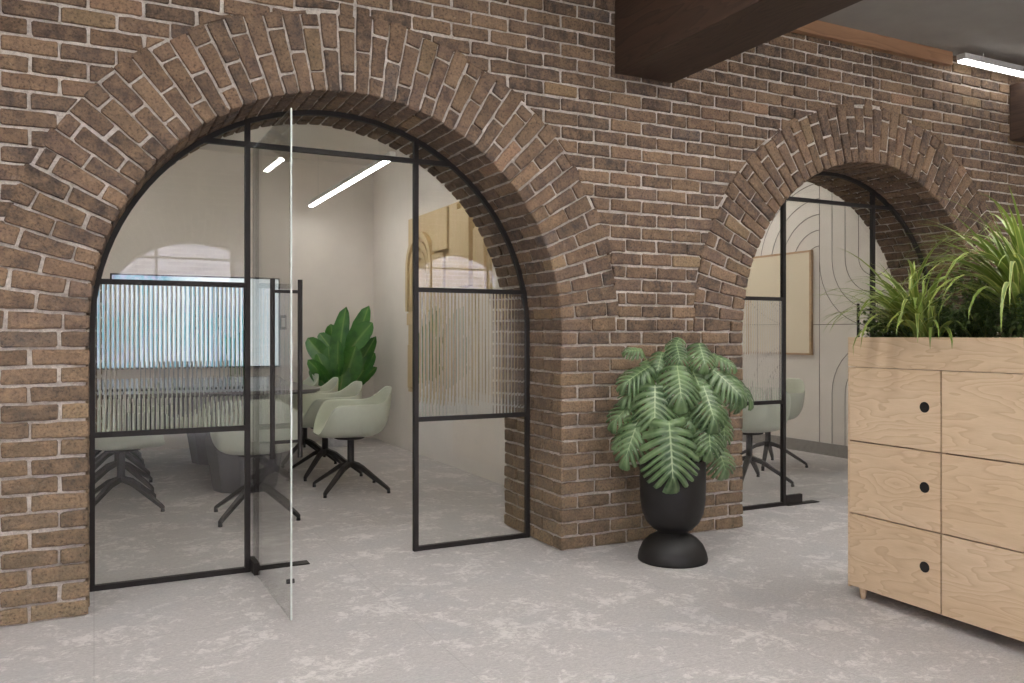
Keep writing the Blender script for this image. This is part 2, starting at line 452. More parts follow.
    for c in centers:
        A = [i*PI/40 for i in range(41)]
        for a, b in zip(A[:-1], A[1:]):
            pa, pb = (c+r*math.cos(a), ZS+r*math.sin(a)), (c+r*math.cos(b), ZS+r*math.sin(b))
            for y in (yy0, yy1):
                mb.add([(pa[0],y,pa[1]),(pb[0],y,pb[1]),(pb[0],y,ZTOP),(pa[0],y,ZTOP)], [(0,1,2,3)], 1 if y == yy0 else 2)
            mb.add([(pa[0],yy0,pa[1]),(pb[0],yy0,pb[1]),(pb[0],yy1,pb[1]),(pa[0],yy1,pa[1])], [(0,1,2,3)], 1)
        for X in (c-r, c+r):
            mb.add([(X,yy0,0),(X,yy1,0),(X,yy1,ZS),(X,yy0,ZS)], [(0,1,2,3)], 1)
    mb.add([(x0,yy0,ZTOP),(x1,yy0,ZTOP),(x1,yy1,ZTOP),(x0,yy1,ZTOP)], [(0,1,2,3)], 1)
    o = mb.build(name, [MT['brick'], MT['mortar'], MT['plaster']], kind='structure')
    at_ = o.data.color_attributes.new('brick_colour', 'FLOAT_COLOR', 'CORNER')
    buf = []
    for p in o.data.polygons:
        c = W.cols[p.index] if p.index < nb else (.3,.28,.26,1)
        buf += list(c)*p.loop_total
    at_.data.foreach_set('color', buf)
    o['label'] = 'weathered brown brick wall with large round arches'
    return o
YF = 3.98; YB = YF+THICK
CX = [1.144, 1.144+PITCH]
build_arcade('wall_north', YF, -1, CX, -4.0, 8.0, 3)
build_arcade('wall_south', -2.1, 1, [1.144-PITCH, 1.144, 1.144+PITCH], -4.0, 8.0, 11, fine=False)

# ---------------------------------------------------------------- room shell
boxobj('floor', (-4.2,-2.8,-.1), (8.2,9.6,0), MT['floor'], kind='structure')
boxobj('ceiling', (-4.2,-2.8,ZTOP), (8.2,YB,ZTOP+.12), MT['ceil'], kind='structure')
boxobj('wall_west', (-4.2,-2.8,0), (-4.0,YB,ZTOP), MT['plaster'], kind='structure')
boxobj('wall_east', (8.0,-2.8,0), (8.2,YB,ZTOP), MT['plaster'], kind='structure')
boxobj('wall_room_back', (-.78,9.4,0), (6.62,9.55,3.3), MT['plaster'], kind='structure')
boxobj('wall_room_west', (-.78,YB,0), (-.70,9.4,3.3), MT['plaster'], kind='structure')
boxobj('wall_room_divider', (2.92,YB,0), (3.0,9.4,3.3), MT['plaster'], kind='structure')
we = thing('wall_room_east', 'pale panelled wall with thin curved grooves in the smaller room', None, kind='structure')
boxobj('wall_body', (6.545,YB,0), (6.62,9.4,3.3), MT['panel'], we)
boxobj('ceiling_rooms', (-.78,YB,3.18), (6.62,9.4,3.3), MT['plaster'], kind='structure')
boxobj('baseboard_east', (6.525,YB+.01,0), (6.544,9.39,.12), MT['greybase'], kind='structure')
# grooves of the panelled wall (y, z) polylines on X = 6.54
gv = MB()
def groove(pts): gv.tube([(6.543, y, z) for y, z in pts], .0035, 4)
groove([(YB+.02,1.305),(9.38,1.305)])
def arc(cy, cz, r, a0, a1, n=18): return [(cy+r*math.cos(a0+(a1-a0)*i/n), cz+r*math.sin(a0+(a1-a0)*i/n)) for i in range(n+1)]
for r in (.19,.35,.51,.67):                     # concentric U shapes
    groove([(5.42+r,3.17)]+arc(5.42, 1.95, r, 0, -PI)+[(5.42-r,3.17)])
groove([(6.09,.12),(6.09,1.95)])
for r in (.20,.36,.52,.68,.84):                 # quarter arcs left of the seam, running down behind the picture
    groove(arc(6.09, 1.9, r, PI/2, 0)+[(6.09+r,1.305)])
for r in (.19,.35,.51): groove([(5.42+r,.12)]+arc(5.42, .62, r, 0, PI)+[(5.42-r,.12)])
gv.build('groove_lines', MT['groove'], we)
# ceiling beams across the corridor
for i, x in enumerate((-.96, 2.66, 6.28)):
    o = boxobj('ceiling_beam', (x,-2.09,2.695), (x+.41,YF-.004,3.12), MT['darkwood'], bevel=.004, kind='structure',
           label=['dark stained ceiling beam over the left pier', 'dark stained ceiling beam ending above the pier between the arches', 'dark stained ceiling beam at the far right beyond the lamp'][i])
boxobj('trim_1', (-3.99,YF-.05,3.155), (5.55,YF-.004,ZTOP-.001), MT['midwood'], kind='structure', label='brown wooden trim board along the top of the brick wall')
# outside
boxobj('ground', (-14,-16,-.12), (16,-2.8,-.02), MT['pave'], kind='structure')
boxobj('exterior_wall', (-9,-7.3,-.02), (12,-7.0,4.6), MT['ext'], kind='structure')

# ---------------------------------------------------------------- glazed screens
FY = 4.36; D0, D1 = .716, 1.618; ZT = 2.165; FR = .014
def arch_pts(c, y, r, a0=0, a1=PI, n=48, z0=None):
    return [(c+r*math.cos(a0+(a1-a0)*i/n), y, ZS+r*math.sin(a0+(a1-a0)*i/n)) for i in range(n+1)]
def bar(mb, p, q, w=.026, d=.04):
    """rectangular bar between two points in an XZ plane"""
    p, q = Vector(p), Vector(q); t = (q-p).normalized(); n = Vector((-t.z, 0, t.x))*w/2; e = Vector((0, d/2, 0))
    vs = [p-n-e, p+n-e, p+n+e, p-n+e, q-n-e, q+n-e, q+n+e, q-n+e]
    mb.add(vs, [(0,1,2,3),(7,6,5,4),(0,4,5,1),(1,5,6,2),(2,6,7,3),(3,7,4,0)])
def zarc(dx, r=ARCH_R-.016): return ZS+math.sqrt(max(0, r*r-dx*dx))
def make_screen(n, c, fy, flutes, label, door):
    root = thing('window_%d' % n, label, None, kind='structure')
    xl = c-ARCH_R; x0, x3 = xl+.014, xl+2*ARCH_R-.014; xa, xb = xl+D0, xl+D1
    f = MB(); sw = .028
    pts = [(x3, fy, 0.0)]+[(p[0], p[1], p[2]) for p in arch_pts(c, fy, ARCH_R-.014)]+[(x0, fy, 0.0)]
    for p, q in zip(pts[:-1], pts[1:]): bar(f, p, q, .024, .026)
    for x in (xa, xb): bar(f, (x,fy,0), (x,fy,zarc(x-c)), .026, .030)
    a = math.sqrt((ARCH_R-.016)**2-(ZT-ZS)**2)
    bar(f, (c-a,fy,ZT), (c+a,fy,ZT), .025, .028)
    for p, q in ((x0,xa),(xb,x3)):
        for z in (.013, .73, 1.452): bar(f, (p,fy,z), (q,fy,z), .025, .028)
    f.build('frame', MT['frame'], root, fix=True)
    # panes: polygon regions; each pane is a thin slab
    def slab(poly, name='pane'):
        m = MB(); k = len(poly); vs = [(x, fy-.004, z) for x, z in poly]+[(x, fy+.004, z) for x, z in poly]
        m.add(vs, [tuple(range(k))[::-1], tuple(range(k, 2*k))]+[(i,(i+1)%k,k+(i+1)%k,k+i) for i in range(k)])
        return m.build(name, MT['glass'], root, fix=True)
    def arcseg(xs, xe, n=14): return [(xs+(xe-xs)*i/n, zarc((xs+(xe-xs)*i/n)-c)) for i in range(n+1)]
    at0 = c-a
    for side in (0, 1):
        p, q = (x0, xa) if side == 0 else (xb, x3)
        slab([(p,.02),(q,.02),(q,.72),(p,.72)])
        # region above the fluted band up to transom
        zb = 1.46; ez = math.sqrt((ARCH_R-.016)**2-(zb-ZS)**2)
        if side == 0:
            arcp = [(c+(ARCH_R-.016)*math.cos(t), ZS+(ARCH_R-.016)*math.sin(t)) for t in [math.atan2(ZT-ZS,-a)+(math.atan2(zb-ZS,-ez)-math.atan2(ZT-ZS,-a))*i/12 for i in range(13)]]
            slab([(q,zb),(q,ZT)]+arcp)
            slab([(q,ZT)]+arcseg(q, at0, 10))
        else:
            arcp = [(c+(ARCH_R-.016)*math.cos(t), ZS+(ARCH_R-.016)*math.sin(t)) for t in [math.atan2(zb-ZS,ez)+(math.atan2(ZT-ZS,a)-math.atan2(zb-ZS,ez))*i/12 for i in range(13)]]
            slab([(p,ZT),(p,zb)]+arcp)
            slab([(p,ZT)]+arcseg(c+a, p, 10))
        # fluted band
        if flutes:
            m = MB(); pit = .0205; L = q-p; nr = max(1, round(L/pit)); pit = L/nr; sub = 6
            prof = [(p+(i+j/sub)*pit, .0036*math.sin(PI*j/sub)) for i in range(nr) for j in range(sub)]+[(q, 0)]
            k = len(prof); vs = []
            for z in (.735, 1.447):
                vs += [(x, fy-.003-h, z) for x, h in prof]+[(p, fy+.004, z), (q, fy+.004, z)]
            kk = k+2
            fs = [(i, i+1, kk+i+1, kk+i) for i in range(k-1)]
            fs += [(k, k+1, kk+k+1, kk+k)[::-1], (k, 0, kk, kk+k), (k-1, k+1, kk+k+1, kk+k-1)]
            fs += [tuple(range(k))+(k+1, k), (tuple(range(kk, kk+k))+(kk+k+1, kk+k))[::-1]]
            m.add(vs, fs); m.build('fluted_pane', MT['flute'], root, fix=True, label='ribbed privacy glass band')
        else: slab([(p,.74),(q,.74),(q,1.445),(p,1.445)])
    slab([(xa,ZT)]+[(xb,ZT)]+arcseg(xb, xa, 16))
    return root, xa, xb
def make_door(n, x, fy, rz, label):
    """leaf hinged at x=0 and running along +x locally"""
    t = thing('door_%d' % n, label, None, (x, fy, 0), rz, kind='structure')
    L = .893; H = 2.145
    boxobj('pane', (.0,-.0035,.012), (L-.006,.0035,H), MT['glass'], t)
    boxobj('glass_edge', (L-.006,-.0035,.012), (L,.0035,H), MT['edge'], t)
    hx = .80
    for s in (-1, 1):
        m = MB(); m.tube([(hx, s*.058, .675), (hx, s*.058, 1.437)], .0105, 12); m.build('handle', MT['frame'], t, smooth=False)
    m = MB()
    for z in (.745, 1.385): m.tube([(hx,-.058,z),(hx,.058,z)], .007, 8)
    m.build('handle_mount', MT['frame'], t)
    boxobj('pivot_fitting', (0.0,-.014,.010), (.155,.014,.070), MT['frame'], t, bevel=.002)
    m = MB(); m.tube([(L-.02,-.016,.17),(L-.02,.016,.17)], .010, 12); m.build('lock', MT['base'], t)
    return t
def floor_plate(x, fy, label):
    m = MB(); m.box((-.03,-.035,.0005), (.27,.035,.006)); o = m.build('floor_pivot_plate', MT['frame'], bevel=.001, loc=(x,fy,0)); o['label'] = label; o['category'] = 'floor plate'
s1 = make_screen(1, CX[0], FY, True, 'black framed arched glass screen in the larger left arch', True)
make_door(1, s1[1]+.024, FY+.03, -PI/2+math.radians(1.0), 'frameless clear glass door standing open toward the corridor')
floor_plate(s1[1]+.045, FY+.03, 'flat black pivot plate in the floor under the open glass door')
s2 = make_screen(2, CX[1], FY, True, 'black framed arched glass screen in the right arch', True)
make_door(2, s2[1]+.016, FY, 0, 'closed clear glass door in the right arch')
floor_plate(s2[1]+.045, FY, 'flat black pivot plate in the floor under the closed glass door')
for i, c in enumerate((1.144-PITCH, 1.144, 1.144+PITCH)):
    make_screen(3+i, c, -2.48, False, 'arched outdoor window on the daylight side', False)

# ---------------------------------------------------------------- armchairs
def rim(phi):
    """phi 0 = back (+y local), pi = front. returns plan x, y and rim height"""
    a = abs(phi)
    w, d = .300, .275
    x = w*math.sin(phi); y = d*math.cos(phi)
    # squarer plan
    e = 2.9; k = (abs(math.sin(phi))**e+abs(math.cos(phi))**e)**(-1/e)
    x = w*k*math.sin(phi); y = d*k*math.cos(phi)
    def ss(t): t = max(0, min(1, t)); return t*t*(3-2*t)
    zb = .80; za = .685; zf = .455
    deg = math.degrees(a)
    z = zb-(zb-za)*ss((deg-14)/44) if deg < 118 else za-(za-zf)*ss((deg-118)/38)
    if deg < 60: y += .035*(1-ss(deg/60))     # back leans out
    return x, y, z
def shell_mesh():
    m = MB(); nphi, nt = 56, 12; vs = []; fs = []
    for i in range(nphi):
        phi = -PI+2*PI*i/nphi; x, y, z = rim(phi)
        for j in range(1, nt+1):
            t = j/nt; f = (1-(1-t)**2.1); f = f*.86+.14*t; g = t**3.8
            ff = 1.0
            vs.append((x*f*.985, y*f-.01*(1-t), .425+(z-.425)*g))
    c = len(vs); vs.append((0, -.01, .425))
    for i in range(nphi):
        k = (i+1) % nphi
        fs.append((c, i*nt, k*nt))
        for j in range(nt-1): fs.append((i*nt+j, i*nt+j+1, k*nt+j+1, k*nt+j))
    m.add(vs, fs); return m
def make_chair(label):
    t = thing('armchair', label, 'chair')
    s = shell_mesh().build('seat_shell', MT['sage'], t, smooth=True, fix=True)
    so = s.modifiers.new('thickness', 'SOLIDIFY'); so.thickness = .009; so.offset = 0
    ss = s.modifiers.new('smooth', 'SUBSURF'); ss.levels = 1; ss.render_levels = 1
    m = MB(); m.lathe([(.10,0),(.115,.006),(.115,.014),(.06,.02)], 20, c=(0,-.01,.398)); m.build('seat_plate', MT['base'], t)
    m = MB(); m.lathe([(.030,.185),(.030,.205),(.026,.23),(.026,.405)], 16); m.build('column', MT['base'], t, smooth=False)
    for k in range(4):
        a = PI/4+k*PI/2; e = Vector((math.cos(a), math.sin(a), 0)); n = Vector((-e.y, e.x, 0))
        b = MB(); prof = [(.0,.212,.023,.019),(.10,.180,.020,.018),(.325,.040,.014,.013),(.345,.024,.013,.012)]
        vs = []
        for r, z, w, h in prof:
            p = e*r+Vector((0,0,z)); vs += [p-n*w-Vector((0,0,h)), p+n*w-Vector((0,0,h)), p+n*w+Vector((0,0,h)), p-n*w+Vector((0,0,h))]
        fs = [(i*4+j, i*4+(j+1)%4, i*4+4+(j+1)%4, i*4+4+j) for i in range(3) for j in range(4)]+[(3,2,1,0),(12,13,14,15)]
        b.add(vs, fs); leg = b.build('leg', MT['base'], t, fix=True, bevel=.003)
        g = MB(); g.lathe([(.013,0),(.014,.004),(.012,.02)], 12, c=(e.x*.338, e.y*.338, .0005)); g.build('glide', MT['black'], leg)
    return t
def place(root, x, y, facing, first):
    pass
ch = make_chair('sage armchair at the near end of the grey table, its back to the glass')
ch.location = (.96, 5.675, 0); ch.rotation_euler = (0, 0, math.radians(180))
GR = 'sage green swivel armchairs'
ch['group'] = GR
# local back is +y. facing -X (table on the left) => back toward +X => rz = -90
rows = (6.30, 7.10, 7.88, 8.66)
ordw = ['nearest the glass', 'second from the glass', 'third from the glass', 'farthest from the glass']
for i, y in enumerate(rows):
    dup(ch, (1.775, y, 0), math.radians(-90+(-4, 3, -2, 2)[i]), 'sage armchair on the right side of the long table, '+ordw[i], GR)
    dup(ch, (.166, y+.03, 0), math.radians(90+(3, -2, 2, 0)[i]), 'sage armchair on the left side of the long table, '+ordw[i], GR)
ch.rotation_euler = (0, 0, math.radians(176))
dup(ch, (4.74, 5.14, 0), math.radians(170), 'sage armchair in the small room, nearer the glass beside the pier', GR)
dup(ch, (5.545, 5.77, 0), math.radians(-96), 'sage armchair in the small room, nearer the panelled wall', GR)

# ---------------------------------------------------------------- conference table
tb = thing('conference_table', 'long dark grey conference table between two rows of sage armchairs', 'table', (.98, 7.75, 0))
m = MB(); hw, hl, r = .66, 1.17, .16
out = []
for cx, cy, a0 in ((hw-r,hl-r,0),(-hw+r,hl-r,PI/2),(-hw+r,-hl+r,PI),(hw-r,-hl+r,1.5*PI)):
    out += [(cx+r*math.cos(a0+PI/2*i/8), cy+r*math.sin(a0+PI/2*i/8)) for i in range(9)]
k = len(out)
def ring(z, s): return [(x-s*math.copysign(1,x), y-s*math.copysign(1,y), z) for x, y in out]
vs = ring(.735, .03)+ring(.752,0)+ring(.768,0)+ring(.77,.002)
m.add(vs, [tuple(range(k))[::-1], tuple(range(3*k,4*k))]+[(q*k+i, q*k+(i+1)%k, (q+1)*k+(i+1)%k, (q+1)*k+i) for q in range(3) for i in range(k)])
m.build('tabletop', MT['table'], tb)
for y in (-.80, .75):
    m = MB(); m.lathe([(.235,0),(.24,.01),(.30,.36),(.30,.40),(.22,.60),(.17,.735)], 10, c=(.08,y-.20,0)); m.build('pedestal', MT['pedestal'], tb)
# things on the table
mg = thing('mug', 'grey mug with a looped handle on the table end', 'mug', (1.32, 6.98, .77))
m = MB(); m.lathe([(.036,0),(.042,.004),(.044,.10),(.041,.10),(.038,.01)], 24); m.build('cup', MT['mug'], mg, smooth=False)
m = MB(); m.tube([(.042+.032*math.sin(PI*i/10), 0, .085-.065*i/10) for i in range(11)], .006, 8); m.build('handle', MT['mug'], mg, smooth=True)
mg.rotation_euler = (0, 0, math.radians(-25))
lp = thing('laptop', 'open silver laptop on the near end of the table', 'laptop', (.93, 6.93, .771), math.radians(172))
boxobj('keyboard_base', (-.17,-.12,0), (.17,.12,.014), MT['silver'], lp, bevel=.004)
m = MB(); rt = Matrix.Rotation(math.radians(-15), 3, 'X'); m.box((-.17,0,0), (.17,.007,.225), rot=rt, loc=(0,.12,.012)); m.build('lid', MT['silver'], lp, bevel=.003)
m = MB(); m.box((-.16,-.001,.01), (.16,0,.215), rot=rt, loc=(0,.1195,.012)); m.build('screen', MT['black'], lp)
kb = thing('keyboard', 'flat black keyboard lying on the left side of the table', 'keyboard', (.60, 6.98, .771), .1)
boxobj('case', (-.16,-.06,0), (.16,.06,.012), MT['black'], kb, bevel=.003)
m = MB()
for r in range(4):
    for c in range(12): m.box((-.15+c*.025,-.05+r*.025,.012), (-.15+c*.025+.02,-.05+r*.025+.02,.016))
m.build('keys', MT['base'], kb)

# ---------------------------------------------------------------- television, switch
tv = thing('television', 'wide television on the back wall showing a pale blue seascape', 'television', (.99, 9.4, 0))
boxobj('casing', (-.845,-.055,.848), (.845,-.002,1.828), MT['black'], tv, bevel=.006)
boxobj('screen', (-.828,-.0575,.864), (.828,-.0552,1.812), MT['screen'], tv)
sw = thing('wall_switch', 'small grey wall control plate right of the television', 'switch', (1.88, 9.398, 1.34))
boxobj('plate', (-.035,-.012,-.08), (.035,0,.08), MT['switch'], sw, bevel=.003)
boxobj('rocker', (-.02,-.016,-.05), (.02,-.012,.05), MT['plaster'], sw)

# ---------------------------------------------------------------- wooden relief and canvas
ra = thing('relief_artwork', 'tan wooden relief of layered arches and blocks on the room side wall', 'artwork', (2.92, 0, 0))
boxobj('backing', (-.03,6.15,.62), (-.002,8.11,2.385), MT['reliefwood'], ra)
def blk(y0, y1, z0, z1, h): boxobj('raised_block', (-.03-h,y0,z0), (-.0295,y1,z1), MT['reliefwood'], ra, bevel=.003)
blk(7.98,8.08,.66,1.10,.02)
blk(6.95,7.32,1.98,2.36,.05); blk(7.10,7.38,1.55,1.96,.03); blk(6.75,6.93,1.30,2.36,.035)
blk(6.45,6.72,1.62,2.30,.055); blk(6.2,6.42,1.2,2.1,.03)
blk(7.36,8.05,1.30,1.42,.04); blk(7.36,7.9,1.14,1.28,.025); blk(6.95,7.33,.95,1.50,.04); blk(6.5,6.9,.70,1.25,.05); blk(7.4,7.95,.68,1.1,.03); blk(6.2,6.45,.66,1.12,.03)
for r0, r1, h in ((.30,.36,.045),(.20,.26,.035),(.10,.16,.025)):       # nested arch bands
    m = MB(); cy, cz = 7.72, 1.86; vs = []; P = []
    for i in range(17):
        a = PI*i/16; P.append((math.cos(a), math.sin(a)))
    path = [(1,None)]+P+[(-1,None)]
    pts = []
    for q in path:
        for rr in (r0, r1):
            y = cy+q[0]*rr; z = 1.44 if q[1] is None else cz+q[1]*rr
            pts.append((y, z))
    n = len(path)
    for y, z in pts: vs.append((-.03-h, y, z))
    for y, z in pts: vs.append((-.03, y, z))
    fs = []
    for i in range(n-1):
        a, b, c_, d = 2*i, 2*i+1, 2*i+3, 2*i+2
        fs += [(a,b,c_,d), (a,d,2*n+d,2*n+a), (b,c_,2*n+c_,2*n+b)]
    m.add(vs, fs); m.build('arch_band', MT['reliefwood'], ra, fix=True)
cv = thing('framed_canvas', 'blank cream canvas in a thin oak frame on the panelled wall', 'picture', (6.542, 0, 0))
boxobj('canvas', (-.028,6.19,1.015), (-.006,7.60,2.045), MT['canvas'], cv)
m = MB()
for lo, hi in (((-.036,6.17,.995),(-.001,6.19,2.065)), ((-.036,7.60,.995),(-.001,7.62,2.065)), ((-.036,6.19,.995),(-.001,7.60,1.015)), ((-.036,6.19,2.045),(-.001,7.60,2.065))): m.box(lo, hi)
m.build('frame', MT['canvasframe'], cv)

# ---------------------------------------------------------------- lamps
def linear_lamp(name, a, b, w, label, drop, mat='lamp'):
    """bar lamp from a to b (axis aligned), underside emits"""
    t = thing(name, label, 'lamp', a)
    dx, dy = b[0]-a[0], b[1]-a[1]
    if abs(dx) > abs(dy): lo, hi = (0,-w/2,0), (dx,w/2,.055)
    else: lo, hi = (-w/2,0,0), (w/2,dy,.055)
    boxobj('housing', (lo[0],lo[1],.012), hi, MT['lamphouse'], t)
    e = .004
    boxobj('diffuser', (lo[0]+e,lo[1]+e,0), (hi[0]-e,hi[1]-e,.0118), MT[mat], t)
    m = MB()
    for f in (.12, .88):
        x, y = dx*f, dy*f; m.tube([(x,y,.055),(x,y,.055+drop)], .004 if drop < .1 else .0015, 6)
    m.build('mount', MT['lamphouse'], t)
    return t
linear_lamp('linear_lamp', (5.52,3.845,3.15), (7.6,3.845,0), .065, 'bright white linear lamp under the corridor ceiling beside the right beam', .044, 'lamp_low')
linear_lamp('linear_lamp', (2.115,6.30,2.60), (2.115,9.09,0), .05, 'bright white linear lamp hanging in the meeting room', .52)
linear_lamp('linear_lamp', (5.9,6.40,2.95), (5.9,9.2,0), .05, 'white linear lamp hanging close to the panelled wall of the smaller room', .17)  # no lamp known here, added to light the smaller room
linear_lamp('linear_lamp', (3.6,6.40,2.95), (3.6,9.2,0), .05, 'white linear lamp hanging close to the dividing wall of the smaller room', .17)  # extra bar added to brighten the smaller room
linear_lamp('linear_lamp', (4.9,5.3,2.95), (4.9,9.0,0), .05, 'white linear lamp hanging in the middle of the smaller room', .17)  # another added lamp, lifts the smaller room's walls
linear_lamp('linear_lamp', (-.38,6.30,2.95), (-.38,9.1,0), .05, 'white linear lamp hanging over the left side of the meeting room', .17)  # added where the view does not reach, to brighten the meeting room
linear_lamp('linear_lamp', (.2,5.05,3.05), (2.4,5.05,0), .05, 'white linear lamp high behind the larger brick arch', .07)  # added fill lamp, hidden by the arch
LAB = ['white linear lamp over the west end of the corridor by the south windows', 'white linear lamp over the corridor between the two middle windows', 'white linear lamp over the corridor before the east window', 'white linear lamp over the west end of the corridor', 'white linear lamp over the corridor in front of the larger arch', 'white linear lamp over the corridor in front of the second arch']
for i, (x0, x1, y) in enumerate(((-3.6,-1.2,1.3), (-.3,2.4,1.3), (3.3,6.0,1.3), (-3.6,-1.2,2.2), (-.3,2.4,2.2), (3.3,6.0,2.2))):  # out-of-view lamps added to throw more light down into the corridor
    linear_lamp('linear_lamp', (x0,y,3.15), (x1,y,0), .085, LAB[i], .044, 'lamp_hi')

# ---------------------------------------------------------------- planter cabinet
cab = thing('planter_cabinet', 'light oak locker cabinet with a planting trough on top', 'cabinet', (3.09, 2.708, 0))
ncol, cw, dep = 3, .462, .46; Lc = ncol*cw+.012
zs = [.055, .388, .718, 1.056]
m = MB()
m.box((.02,-Lc,.05), (dep,0,.066)); m.box((.02,-Lc,1.045),(dep,0,1.053)); m.box((dep-.015,-Lc,.066),(dep,0,1.045))
for y in (-.008, -Lc): m.box((0,y,.05), (dep-.015,y+.008,1.053))
for k in range(1, ncol): m.box((.022,-k*cw-.012,.066), (dep-.015,-k*cw+.002,1.045))
m.build('carcass', MT['oak'], cab)
for k in range(ncol):
    for j in range(3):
        ya, yb = -.009-k*cw, -.009-(k+1)*cw+.006
        d = boxobj('door', (0,yb,zs[j]+.003), (.019,ya,zs[j+1]-.003), MT['oak'], cab, bevel=.0008)
        hy = ya-.384; hz = (zs[j]+zs[j+1])/2+.012
        h = MB(); h.tube([(-.0012,hy,hz),(.012,hy,hz)], .0225, 24); h.build('finger_hole', MT['black'], d, label='round black pull')
m = MB()                                                                     # trough
for lo, hi in (((0,-Lc,1.056),(.02,0,1.19)), ((dep-.02,-Lc,1.056),(dep,0,1.19)), ((.02,-.02,1.056),(dep-.02,0,1.19)), ((.02,-Lc,1.056),(dep-.02,-Lc+.02,1.19)), ((.02,-Lc+.02,1.056),(dep-.02,-.02,1.07))): m.box(lo, hi)
m.build('planter_box', MT['oak'], cab)
boxobj('soil', (.0205,-Lc+.0205,1.0702), (dep-.0205,-.0205,1.165), MT['soil'], cab)
for x, y in ((.04,-.05),(.42,-.05),(.04,-Lc+.05),(.42,-Lc+.05)):
    m = MB(); m.lathe([(.010,0),(.020,.05)], 14, c=(x,y,0)); m.build('leg', MT['oak'], cab)

# ---------------------------------------------------------------- plants helpers
def set_vein(o, vals):
    a = o.data.attributes.new('vein', 'FLOAT', 'POINT'); a.data.foreach_set('value', vals)
def ribbon(mb, vein, path, widths, side, cup=.15, edge=1.0, mid=0.0):
    """blade along path; side = lateral vector at each point"""
    o = len(mb.v); n = len(path); vs = []
    for p, w, sd in zip(path, widths, side):
        t = Vector((0,0,1)); nr = sd.cross(Vector((0,0,1)));
        for k, q in enumerate((-1,-.45,0,.45,1)):
            up = Vector((0,0,1))*abs(q)*w*cup
            vs.append(p+sd*w*q+up); vein.append((edge, mid*.4, mid, mid*.4, edge)[k])
    fs = [(i*5+j, i*5+j+1, i*5+j+6, i*5+j+5) for i in range(n-1) for j in range(4)]
    mb.add(vs, fs)
def arch_blade(mb, vein, base, az, L, lift, droop, w, rnd, n=11, edge=1.0):
    h = Vector((math.cos(az), math.sin(az), 0)); sd = Vector((-h.y, h.x, 0)); p = Vector(base); path = []; ws = []; sds = []
    ang = lift; ds = L/(n-1)
    for i in range(n):
        t = i/(n-1); path.append(p.copy()); ws.append(w*(.55+.45*math.sin(min(1,t*2.2)*PI/2))*(1-t**2.2)+.0004); sds.append(sd)
        p = p+(h*math.cos(ang)+Vector((0,0,1))*math.sin(ang))*ds; ang -= droop/(n-1)*(.35+1.5*t)
    ribbon(mb, vein, path, ws, sds, edge=edge)
def tuft(x, y, z, n, label, seed, Lr, mat, w=.0125, lean=None, group='variegated spider plants in the trough'):
    rnd = random.Random(seed); mb = MB(); ve = []
    for i in range(n):
        az = rnd.uniform(0, 2*PI) if lean is None or rnd.random() < .35 else rnd.gauss(lean, .75)
        L = rnd.uniform(*Lr); lift = rnd.uniform(.7, 1.5); dr = rnd.uniform(.9, 2.9)
        if lift > 1.2 and rnd.random() < .5: dr = rnd.uniform(.2, .8); L *= .75
        arch_blade(mb, ve, (rnd.uniform(-.03,.03), rnd.uniform(-.03,.03), 0), az, L, lift, dr, w*rnd.uniform(.7,1.25), rnd, edge=rnd.choice((.2,.75,1.0)))
    o = mb.build('spider_plant', MT[mat], smooth=True, loc=(x,y,z)); set_vein(o, ve)
    o['label'] = label; o['category'] = 'plant'; o['group'] = group; return o
PZ = 1.16
W_ = PI   # towards the camera side of the trough
tuft(3.24, 2.47, PZ, 84, 'yellow-edged spider plant at the far end of the oak trough', 5, (.34,.56), 'blade', w=.015, lean=PI*.85)
tuft(3.17, 2.36, PZ, 30, 'low spider plant whose blades hang over the front of the trough', 15, (.26,.42), 'blade', w=.013, lean=PI*1.0)
tuft(3.34, 2.24, PZ, 26, 'spiky green spider plant just behind the far-end tuft', 6, (.30,.44), 'blade2', w=.010)
tuft(3.26, 1.99, PZ+.09, 115, 'tall arching spider plant toward the right of the trough', 8, (.48,.74), 'blade', w=.013, lean=PI*.70)
tuft(3.32, 1.62, PZ+.02, 50, 'spider plant nearest the viewer on the trough', 9, (.4,.62), 'blade2', w=.011, lean=PI*.7)
# low leafy groundcover, uncountable
rnd = random.Random(21); mb = MB(); ve = []
for i in range(15000):
    y = rnd.uniform(-.03, -Lc+.03); x = rnd.uniform(.025, dep-.025); hmax = .15+.06*math.sin(y*9)+.05*math.sin(y*23+1)+.03*math.sin(x*30)
    z = 1.165+hmax*(rnd.random()**.6); L = rnd.uniform(.014,.028); a = rnd.uniform(0,2*PI); e = rnd.uniform(-.3,1.1)
    d = Vector((math.cos(a)*math.cos(e), math.sin(a)*math.cos(e), math.sin(e))); sd = d.cross(Vector((0,0,1)))
    if sd.length < 1e-3: continue
    sd.normalize(); p = Vector((3.09+x, 2.708+y, z)); w = L*.38
    mb.add([p, p+d*L*.5+sd*w, p+d*L, p+d*L*.5-sd*w], [(0,1,2,3)]); ve += [0, rnd.random()*.6, 1, 0]
for i in range(150):
    y = rnd.uniform(-.05, -Lc+.05); x = rnd.uniform(.05, dep-.05); p = Vector((3.09+x, 2.708+y, 1.165)); k0 = len(mb.v)
    mb.tube([p, p+Vector((rnd.uniform(-.03,.03), rnd.uniform(-.03,.03), .14))], .0018, 4); ve += [0]*(len(mb.v)-k0)
o = mb.build('groundcover_foliage', MT['ground']); set_vein(o, ve)
o['kind'] = 'stuff'; o['label'] = 'dense dark small-leaved groundcover filling the oak trough'; o['category'] = 'foliage'

